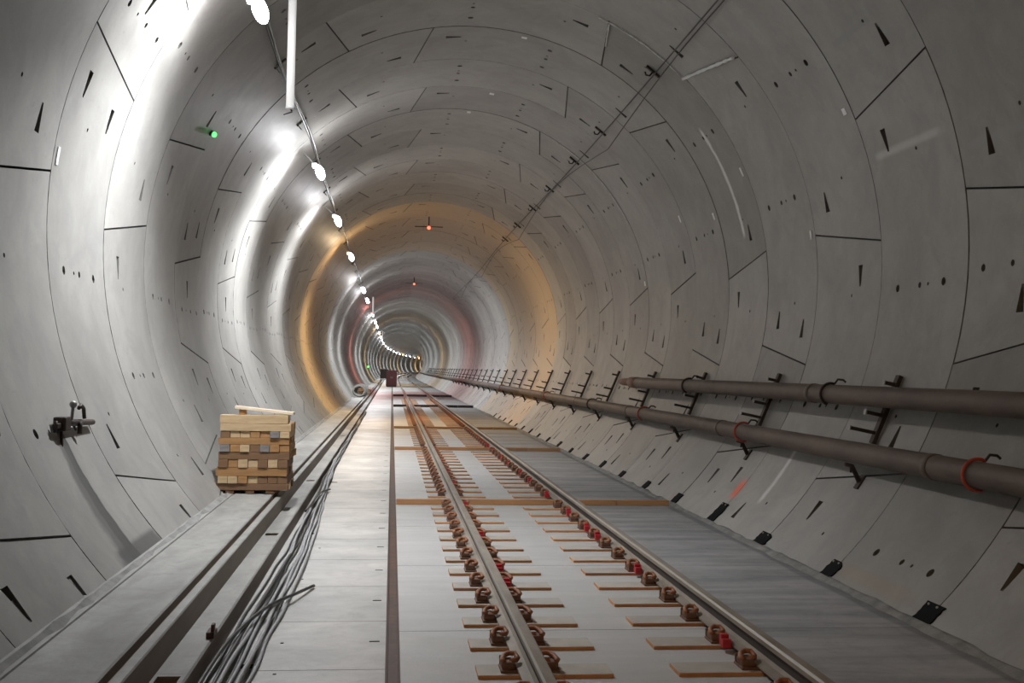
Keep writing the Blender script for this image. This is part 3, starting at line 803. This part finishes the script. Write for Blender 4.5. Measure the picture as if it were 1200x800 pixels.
# ------------------------------------------------------------------ left wall tap
yv = S0 + 0.5 * W
b0 = on_wall(-155.4, yv, 0.06)
t = thing('wall_tap', 'dark tap with a horizontal spout fixed to the left wall above a wet stain', 'tap', b0)
wl = Vector((-1, 0, 0))
bm = bmesh.new(); tube(bm, [Vector((0, -0.02, 0)), Vector((0.0, 0.30, -0.005)), Vector((0.0, 0.90, -0.03))], [0.03, 0.028, 0.024], 10); obj('spout', bm, M['bracket'], t)
bm = bmesh.new(); box(bm, (0, 0.02, 0), (0.10, 0.15, 0.11), bev=0.015); bd = obj('valve_body', bm, M['bracket'], t)
bm = bmesh.new(); box(bm, (0, -0.10, -0.01), (0.04, 0.12, 0.04), bev=0.008); tube(bm, [Vector((0, -0.14, 0.03)), Vector((0, -0.15, -0.06))], 0.014, 8); obj('handle', bm, M['bracket'], bd)
bm = bmesh.new(); tube(bm, [Vector((0.02, 0.20, 0.02)), Vector((0.03, 0.20, 0.13))], 0.014, 8); bmesh.ops.create_uvsphere(bm, u_segments=12, v_segments=8, radius=0.03, matrix=Matrix.Translation((0.03, 0.20, 0.145))); obj('gauge', bm, M['galv'], t)
bm = bmesh.new(); tube(bm, [Vector((0.03, 0.36, 0.11)), Vector((0.03, 0.43, 0.13)), Vector((0.03, 0.50, 0.10)), Vector((0.03, 0.53, 0.02))], 0.016, 8); obj('lever', bm, M['bracket'], t)
bm = bmesh.new(); tube(bm, [Vector((0.03, 0.40, 0)), Vector((0.03, 0.40, -0.10))], 0.02, 8); obj('outlet', bm, M['bracket'], t)
for yy_ in (0.05, 0.7):
    bm = bmesh.new(); w_ = on_wall(-155.6, yv + yy_, 0.0) - b0
    tube(bm, [Vector((0.01, yy_, -0.01)), w_ * 0.98], 0.014, 8); obj('wall_fixing', bm, M['bracket'], t)
bm = bmesh.new(); tube(bm, [Vector((0, 0.0, -0.04)), Vector((0.01, -0.01, -0.16)), Vector((0.0, -0.03, -0.30))], 0.012, 8); obj('hose_tail', bm, M['bracket'], t)

# ------------------------------------------------------------------ lamps
def spot(name, loc, col, power, target, size, blend=0.5, rad=0.08):
    L = bpy.data.lights.new(name, 'SPOT'); L.energy = power; L.color = col; L.spot_size = math.radians(size); L.spot_blend = blend; L.shadow_soft_size = rad
    o = bpy.data.objects.new(name, L); C.objects.link(o); o.location = loc
    o.rotation_euler = (Vector(target) - Vector(loc)).to_track_quat('-Z', 'Y').to_euler(); return o
def point(name, loc, col, power, rad=0.06):
    L = bpy.data.lights.new(name, 'POINT'); L.energy = power; L.color = col; L.shadow_soft_size = rad
    o = bpy.data.objects.new(name, L); C.objects.link(o); o.location = loc; return o
WHITE, WARM, RED, ORANGE = (0.935, 0.965, 1.0), (1.0, 0.80, 0.58), (1.0, 0.36, 0.32), (1.0, 0.74, 0.46)
LX_, LZ_ = -0.640, 0.600
PT, SPT, WPT, BPT = 44.0, 1300.0, 270.0, 900.0
lamps = [(2.75, WHITE, 'led_white', 1.0, 'bright white'), (5.03, WHITE, 'led_white', 1.0, 'bright white'), (6.70, WHITE, 'led_white', 0.7, 'white'), (8.86, ORANGE, 'led_warm', 0.8, 'warm orange'),
         (12.7, WHITE, 'led_white', 0.9, 'white'), (14.7, WHITE, 'led_white', 0.8, 'white'), (18.6, RED, 'led_red', 0.6, 'reddish'), (21.5, WHITE, 'led_white', 0.9, 'white'), (24.0, WHITE, 'led_white', 0.9, 'white'), (28.5, ORANGE, 'led_warm', 0.9, 'orange'), (32.5, WHITE, 'led_white', 1.0, 'white'),
         (36.5, WHITE, 'led_white', 1.0, 'white'), (41, WHITE, 'led_white', 1.0, 'white'), (46, WHITE, 'led_white', 1.0, 'white'), (51, WARM, 'led_white', 1.0, 'white'), (56, WHITE, 'led_white', 1, 'white'), (61, WHITE, 'led_white', 1, 'white'), (66, WARM, 'led_white', 1, 'white'), (71, WHITE, 'led_white', 1, 'white'), (76, ORANGE, 'led_orange', 1.2, 'orange'), (81, WHITE, 'led_white', 1, 'white'), (87, WHITE, 'led_white', 1, 'white'), (94, WHITE, 'led_white', 1, 'white'), (100, ORANGE, 'led_orange', 1.5, 'orange'), (107, WARM, 'led_white', 1.5, 'white'), (114, WARM, 'led_white', 1.5, 'white')]
lp_proto = {}
for k, (yy, col, mt, pw, nm_) in enumerate(lamps):
    loc = Vector(RP(LX_, yy, LZ_))
    where = 'nearest the camera' if k == 0 else f'{ordinal(k + 1)} in line from the camera'
    lab = f'{nm_} tunnel lamp on the upper left cable, {where}'
    if mt not in lp_proto:
        t = thing('tunnel_lamp', lab, 'lamp', loc, 'lamps along the upper left wall')
        bm = bmesh.new()
        bmesh.ops.create_uvsphere(bm, u_segments=16, v_segments=10, radius=1.0, matrix=Matrix.Translation((0.03, 0, -0.05)) @ Matrix.Rotation(-0.35, 4, 'Y') @ Matrix.Diagonal((0.08, 0.12, 0.15, 1)))
        obj('lamp_globe', bm, M[mt], t, True)
        bm = bmesh.new(); box(bm, (-0.07, 0, 0.075), (0.10, 0.26, 0.07), bev=0.012); hs = obj('housing', bm, M['white'], t)
        for yy2 in (-0.09, 0.09):
            bm = bmesh.new(); tube(bm, [Vector((-0.08, yy2, 0.10)), Vector((-0.17, yy2, 0.20)), Vector((-0.29, yy2, 0.30))], 0.010, 6)
            obj('stay', bm, M['galv'], hs)
        lp_proto[mt] = t
    else: t = dup(lp_proto[mt], loc, lab, 'lamps along the upper left wall')
    far = 1.0
    # the globe lights the wall close by; most of the light is thrown into the tunnel
    far = yy > 8
    point('lamp_glow', loc + Vector((0.12, -0.26, -0.10)), col, PT * pw * (0.8 if far else 1), 0.10)
    spot('spot_beam', loc + Vector((0.26, -0.05, -0.24)), col, SPT * pw * (1.5 if far else 1), loc + Vector((-0.05 if not far else 1.3, 0, -2.6)), 172 if far else 142, 0.9, 0.10)
    if not far: spot('lamp_wash', loc + Vector((0.06, -0.26, -0.10)), col, WPT * pw, loc + Vector((-2.0, -0.35, -1.2)), 132, 0.8, 0.10)
# unseen warm spot added behind the camera to tint the near surfaces
loc = Vector(RP(LX_, -0.9, LZ_))
spot('spot_beam', loc + Vector((0.16, 0, -0.2)), (1.0, 0.66, 0.38), BPT, loc + Vector((2.4, 1.5, -2.0)), 110, 0.9, 0.12)
# supply cable that links the lamps
ctrl = []
yy = -1.0
while yy < 95:
    near = min(abs(yy - l[0]) for l in lamps)
    ctrl.append(on_wall(133.4 + 0.35 * math.sin(yy * 2.1), yy * R, 0.05 + 0.05 * math.sin(yy * 1.7) ** 2)); yy += 0.25 if yy < 12 else 1.0
bm = bmesh.new(); tube(bm, ctrl, 0.02, 6); tag(obj('lamp_cable', bm, M['cable']), 'black supply cable running along the upper left wall behind the lamps', 'cable')
bm = bmesh.new(); tube(bm, [p + Vector((0.05, 0, -0.05 + 0.03 * math.sin(i * 0.9))) for i, p in enumerate(ctrl)], 0.012, 6); tag(obj('lamp_cable', bm, M['cable_grey']), 'thin grey cable sagging beside the black supply cable of the lamps', 'cable')
t0 = None
for k in range(14):
    yy = 1.97 + 0.882 * k
    lab = f'small clamp holding the lamp cables to the upper left wall, {"nearest" if k == 0 else ordinal(k + 1)} along'
    loc = on_wall(133.4, yy * R, 0.014)
    if t0 is None:
        t0 = thing('cable_clamp', lab, 'clamp', loc, 'clamps of the lamp cables')
        d = arm_dir(133.4); ax = Vector((d.z, 0, -d.x)); rot = Matrix((Vector((0, 1, 0)), ax, Vector((0, 1, 0)).cross(ax))).transposed()
        bm = bmesh.new(); box(bm, d * 0.0, (0.05, 0.22, 0.024), rot=rot, bev=0.006); obj('body', bm, M['bracket'], t0)
        bm = bmesh.new(); tube(bm, [ax * 0.09 + d * 0.0, ax * 0.09 + d * 0.07, ax * 0.09 + d * 0.09 + Vector((0, 0.05, 0))], 0.01, 6); box(bm, ax * 0.06 , (0.08, 0.04, 0.012), rot=rot); obj('hook', bm, M['galv'], t0)
    else: dup(t0, loc, lab, 'clamps of the lamp cables')

# hanging tube lights
for k, (x, yy, z0, z1, w) in enumerate(((-0.585, 3.071, 0.418, 0.755, 'nearest the camera, beside the first lamp'), (-0.592, 16.43, 0.469, 0.755, 'second, far down the tunnel'), (-0.585, 32.0, 0.47, 0.755, 'third, where the lamps run together'))):
    b = Vector(RP(x, yy, z0)); L = (z1 - z0) * R
    t = thing('tube_light', f'white tube light hanging upright from the crown, {w}', 'light', b, 'hanging tube lights')
    bm = bmesh.new(); tube(bm, [Vector((0, 0, 0.03)), Vector((0, 0, L - 0.03))], 0.047, 16); obj('diffuser', bm, M['tube'], t)
    for zz in (0.0, L - 0.03):
        bm = bmesh.new(); tube(bm, [Vector((0, 0, zz)), Vector((0, 0, zz + 0.03))], 0.052, 16); obj('end_cap', bm, M['white'], t)
    bm = bmesh.new(); top = math.sqrt(1 - x * x) * R + ZC - b.z
    if top > L: tube(bm, [Vector((0, 0, L - 0.02)), Vector((0, 0, top - 0.04))], 0.008, 6)
    tube(bm, [Vector((0, 0, 0.02)), Vector((0.02, 0.05, -0.02)), Vector((-0.1, 0.3, 0.0))], 0.008, 6)
    obj('wire', bm, M['wire'], t)

# ------------------------------------------------------------------ wires on the upper right wall
bm = bmesh.new(); tube(bm, [on_wall(51.2 + 0.5 * math.sin(y_ * 0.9), y_ * R, 0.07) for y_ in np.arange(0.5, 17, 0.3)], 0.010, 6)
tag(obj('ceiling_wire', bm, M['wire']), 'thin black wire stretched straight along the upper right wall', 'wire')
bm = bmesh.new()
tube(bm, [on_wall(47.0 + 3.6 * abs(math.cos((y_ - 3.0) * PI / 3.4)), y_ * R, 0.05 + 0.25 * (1 - abs(math.cos((y_ - 3.0) * PI / 3.4)))) for y_ in np.arange(0.5, 17, 0.1)], 0.008, 6)
tag(obj('ceiling_wire', bm, M['wire']), 'thin wire sagging in loops below the straight wire on the upper right', 'wire')
hk = None
for k, s in enumerate((4.35, 6.6, 8.2, 10.2, 12.0, 14.0, 16.0)):
    loc = on_wall(51.6, S0 + (s - 0.0) * W, 0.0)
    lab = f'small black hook holding the wires on the upper right wall, {"nearest" if k == 0 else ordinal(k + 1)} along'
    if hk is None:
        hk = thing('wire_hook', lab, 'hook', loc, 'hooks of the upper right wires')
        d = arm_dir(51.6); ax = Vector((d.z, 0, -d.x)); rot = Matrix((Vector((0, 1, 0)), ax, Vector((0, 1, 0)).cross(ax))).transposed()
        bm = bmesh.new(); box(bm, d * 0.02, (0.05, 0.26, 0.035), rot=rot, bev=0.005); obj('plate', bm, M['bracket'], hk)
        bm = bmesh.new(); tube(bm, [d * 0.02, d * 0.10, d * 0.13 + ax * 0.05, d * 0.10 + ax * 0.09], 0.014, 6); obj('hook', bm, M['bracket'], hk)
    else: dup(hk, loc, lab, 'hooks of the upper right wires')

# ------------------------------------------------------------------ stickers, sealant, small lights
def patch(name, th, s, dth, dy, mat, label, cat, group=None):
    bm = bmesh.new(); y0 = S0 + s * W
    c = on_wall(th, y0, 0.0)
    rows = []
    for i in range(5):
        t_ = th - dth / 2 + dth * i / 4
        rows.append([[bm.verts.new(on_wall(t_, y0 + sgn * dy / 2, ins) - c) for sgn in (-1, 1)] for ins in (0.004, 0.009)])
    for a, b in zip(rows, rows[1:]):
        for l in (0, 1): bm.faces.new((a[l][0], a[l][1], b[l][1], b[l][0]))
        for sgn in (0, 1): bm.faces.new((a[0][sgn], a[1][sgn], b[1][sgn], b[0][sgn]))
    for a in (rows[0], rows[-1]): bm.faces.new((a[0][0], a[0][1], a[1][1], a[1][0]))
    o = obj(name, bm, mat); o.location = c
    return tag(o, label, cat, group)
G = 'white tags on the lining'
for th, s, dth, dy, lab in ((24.6, 2.09, 1.1, 0.085, 'square white tag on the upper right wall beside the nearest slanted joint'), (7.9, 3.07, 1.6, 0.06, 'tall white tag at the right end of a level joint on the right wall'),
        (24.2, 4.08, 1.9, 0.06, 'torn white tag high on the right wall near a chalky run'), (18.5, 5.10, 1.6, 0.07, 'pale diamond tag on the right wall left of the chalky run'), (21.5, 6.1, 1.8, 0.07, 'small white tag high on the right wall near the fifth ring joint'),
        (79.0, 5.1, 1.2, 0.09, 'white tag near the crown right of the middle'), (81.5, 7.15, 1.2, 0.12, 'white tag at the crown beyond the first one'), (86, 8.1, 1.0, 0.14, 'faint white tag at the crown, farther in'), (9, 8.1, 1.4, 0.1, 'small white tag on the right wall halfway to the tan rings'), (172.3, 1.06, 2.2, 0.06, 'pale tag on the bright left wall beside the nearest full ring joint')):
    patch('white_tag', th, s, dth, dy, M['sticker'], lab, 'tag', G)
rs = random.Random(9)
def bead(pts, rad, label):
    bm = bmesh.new(); tube(bm, pts, [rad * rs.uniform(0.6, 1.25) for _ in pts], 6)
    tag(obj('sealant_bead', bm, M['sealant']), label, 'sealant', 'white sealant on the joints')
bead([on_wall(42.6 + 3.6 * f, S0 + (3.04 + 0.95 * f) * W, 0.034) for f in np.linspace(0, 1, 22)], 0.026, 'lumpy white sealant along the slanted joint high on the right')
bead([on_wall(t_, S0 + 4.015 * W, 0.018) for t_ in np.linspace(47, 67, 40)], 0.011, 'white sealant line along the ring joint near the upper right crown')
bead([on_wall(t_, S0 + 8.015 * W, 0.019) for t_ in np.linspace(27, 58, 40)], 0.012, 'white sealant line curving down a ring joint beyond the wire hooks')
bead([on_wall(62.6 + 1.8 * f, S0 + (4.5 - 0.45 * f) * W, 0.020) for f in np.linspace(0, 1, 10)], 0.013, 'short white sealant on the upright joint at the crown')
def indicator(name, loc, d, mat, label, sz):
    t = thing(name, label, 'light', loc)
    bm = bmesh.new(); bmesh.ops.create_uvsphere(bm, u_segments=12, v_segments=8, radius=sz, matrix=Matrix.Translation(d * (sz + 0.03))); obj('lens', bm, mat, t, True)
    bm = bmesh.new(); tube(bm, [d * 0.008, d * 0.04], sz * 1.2, 10); obj('base', bm, M['bracket'], t)
indicator('indicator_light', on_wall(152.9, S0 + 3.89 * W), arm_dir(152.9), M['led_green'], 'tiny green light on the bright upper left wall', 0.035)
indicator('indicator_light', on_wall(-162.7, 29.3 * R), arm_dir(-162.7), M['led_green'], 'green light low on the left wall, far down the tunnel', 0.10)
for k, (s, lab) in enumerate(((16.92, 'red marker light on a thin cross bar under the tan crown'), (31.3, 'smaller marker light on a cross bar under the far grey crown'))):
    loc = on_wall(90.0, S0 + s * W)
    t = thing('crown_marker', lab, 'light', loc, 'marker lights under the crown')
    bm = bmesh.new(); tube(bm, [Vector((0, 0, 0)), Vector((0, 0, -0.42))], 0.022, 8); obj('stem', bm, M['bracket'], t)
    bm = bmesh.new(); box(bm, (0, 0, -0.36), (1.0, 0.03, 0.03), bev=0.004); obj('cross_bar', bm, M['bracket'], t)
    bm = bmesh.new(); bmesh.ops.create_uvsphere(bm, u_segments=12, v_segments=8, radius=0.065, matrix=Matrix.Translation((0, -0.03, -0.40))); obj('lens', bm, M['red_dot'], t, True)

# ------------------------------------------------------------------ things far down the tunnel
t = thing('equipment_cabinet', 'dark red cabinet standing on the far end of the walkway', 'cabinet', RP(-0.30, 25.7, -0.7445))
bm = bmesh.new(); box(bm, (0, 0.3, 0.86), (1.05, 0.6, 1.5), bev=0.02); obj('body', bm, M['cabinet'], t)
for s in (-1, 1):
    bm = bmesh.new(); box(bm, (s * 0.26, -0.012, 0.86), (0.48, 0.024, 1.38), bev=0.006); d_ = obj('door', bm, M['cabinet'], t)
    bm = bmesh.new(); box(bm, (s * 0.06, -0.035, 0.9), (0.03, 0.03, 0.18), bev=0.005); obj('handle', bm, M['galv'], d_)
bm = bmesh.new(); box(bm, (0, 0.3, 0.055), (1.0, 0.55, 0.11)); obj('plinth', bm, M['bracket'], t)
t = thing('equipment_box', 'dark box on legs beside the red cabinet at the far walkway', 'box', RP(-0.47, 25.9, -0.745))
bm = bmesh.new(); box(bm, (0, 0.3, 1.25), (0.8, 0.6, 0.9), bev=0.02); obj('body', bm, M['bracket'], t)
for sx in (-0.33, 0.33):
    for sy in (0.08, 0.52):
        bm = bmesh.new(); box(bm, (sx, sy, 0.4), (0.06, 0.06, 0.8)); obj('leg', bm, M['bracket'], t)
t = thing('hose_coil', 'grey coil of hose leaning on the ledge against the left wall', 'hose', RP(-0.665, 13.2, -0.655))
for k in range(5):
    bm = bmesh.new(); rr_ = 0.25 + 0.03 * (k % 2)
    tube(bm, [Vector((-0.02 + 0.07 * k * 0.5 + rr_ * math.cos(a) * (1.25 if math.cos(a) < 0 else 1.0), 0.10 * k + 0.06 * math.sin(a), rr_ + 0.05 + rr_ * math.sin(a))) for a in np.linspace(0, 2 * PI, 25)], 0.05, 8, caps=False)
    obj('turn', bm, M['hose'], t)
for k, (x, y, z_, l, rz, w) in enumerate(((-0.655, 14.6, 0, 1.6, 0.3, 'lowest'), (-0.665, 14.7, 0.105, 1.5, -0.2, 'middle'), (-0.66, 14.65, 0.21, 1.3, 0.5, 'topmost'))):
    bm = bmesh.new(); box(bm, (0, 0, 0.05), (0.22, l, 0.10), bev=0.006); o = obj('plank', bm, WOODS[1 if k != 1 else 2])
    o.location = Vector(RP(x, y, -0.660)) + Vector((0, 0, z_ + 0.01)); o.rotation_euler = (0, 0, rz)
    tag(o, f'brown plank on the far left ledge behind the hose coil, {w} of its pile', 'plank', 'planks on the far ledge')

# ------------------------------------------------------------------ world, camera
w = bpy.data.worlds.new('world'); sc.world = w; w.use_nodes = True
w.node_tree.nodes['Background'].inputs[0].default_value = (0.5, 0.5, 0.52, 1); w.node_tree.nodes['Background'].inputs[1].default_value = 0.02
cam = bpy.data.cameras.new('camera'); co = bpy.data.objects.new('camera', cam); C.objects.link(co)
cam.sensor_width = 36; cam.lens = 36 * 1280 / 1200; cam.clip_end = 1500
yaw, pitch, roll = 0.1088, 0.0257, 0.018
fwd = Vector((math.sin(yaw) * math.cos(pitch), math.cos(yaw) * math.cos(pitch), math.sin(pitch)))
right = Vector((math.cos(yaw), -math.sin(yaw), 0)); up = right.cross(fwd)
r2 = right * math.cos(roll) + up * math.sin(roll); u2 = up * math.cos(roll) - right * math.sin(roll)
mw = Matrix((r2, u2, -fwd)).transposed().to_4x4(); mw.translation = Vector((-0.2878 * R, 0, -0.2946 * R + ZC))
co.matrix_world = mw; sc.camera = co
sc.view_settings.view_transform = 'Standard'; sc.view_settings.look = 'None'; sc.view_settings.gamma = 1; sc.view_settings.use_curve_mapping = False
sc.view_settings.exposure = 0.0
sc.cycles.max_bounces = 8; sc.cycles.diffuse_bounces = 5
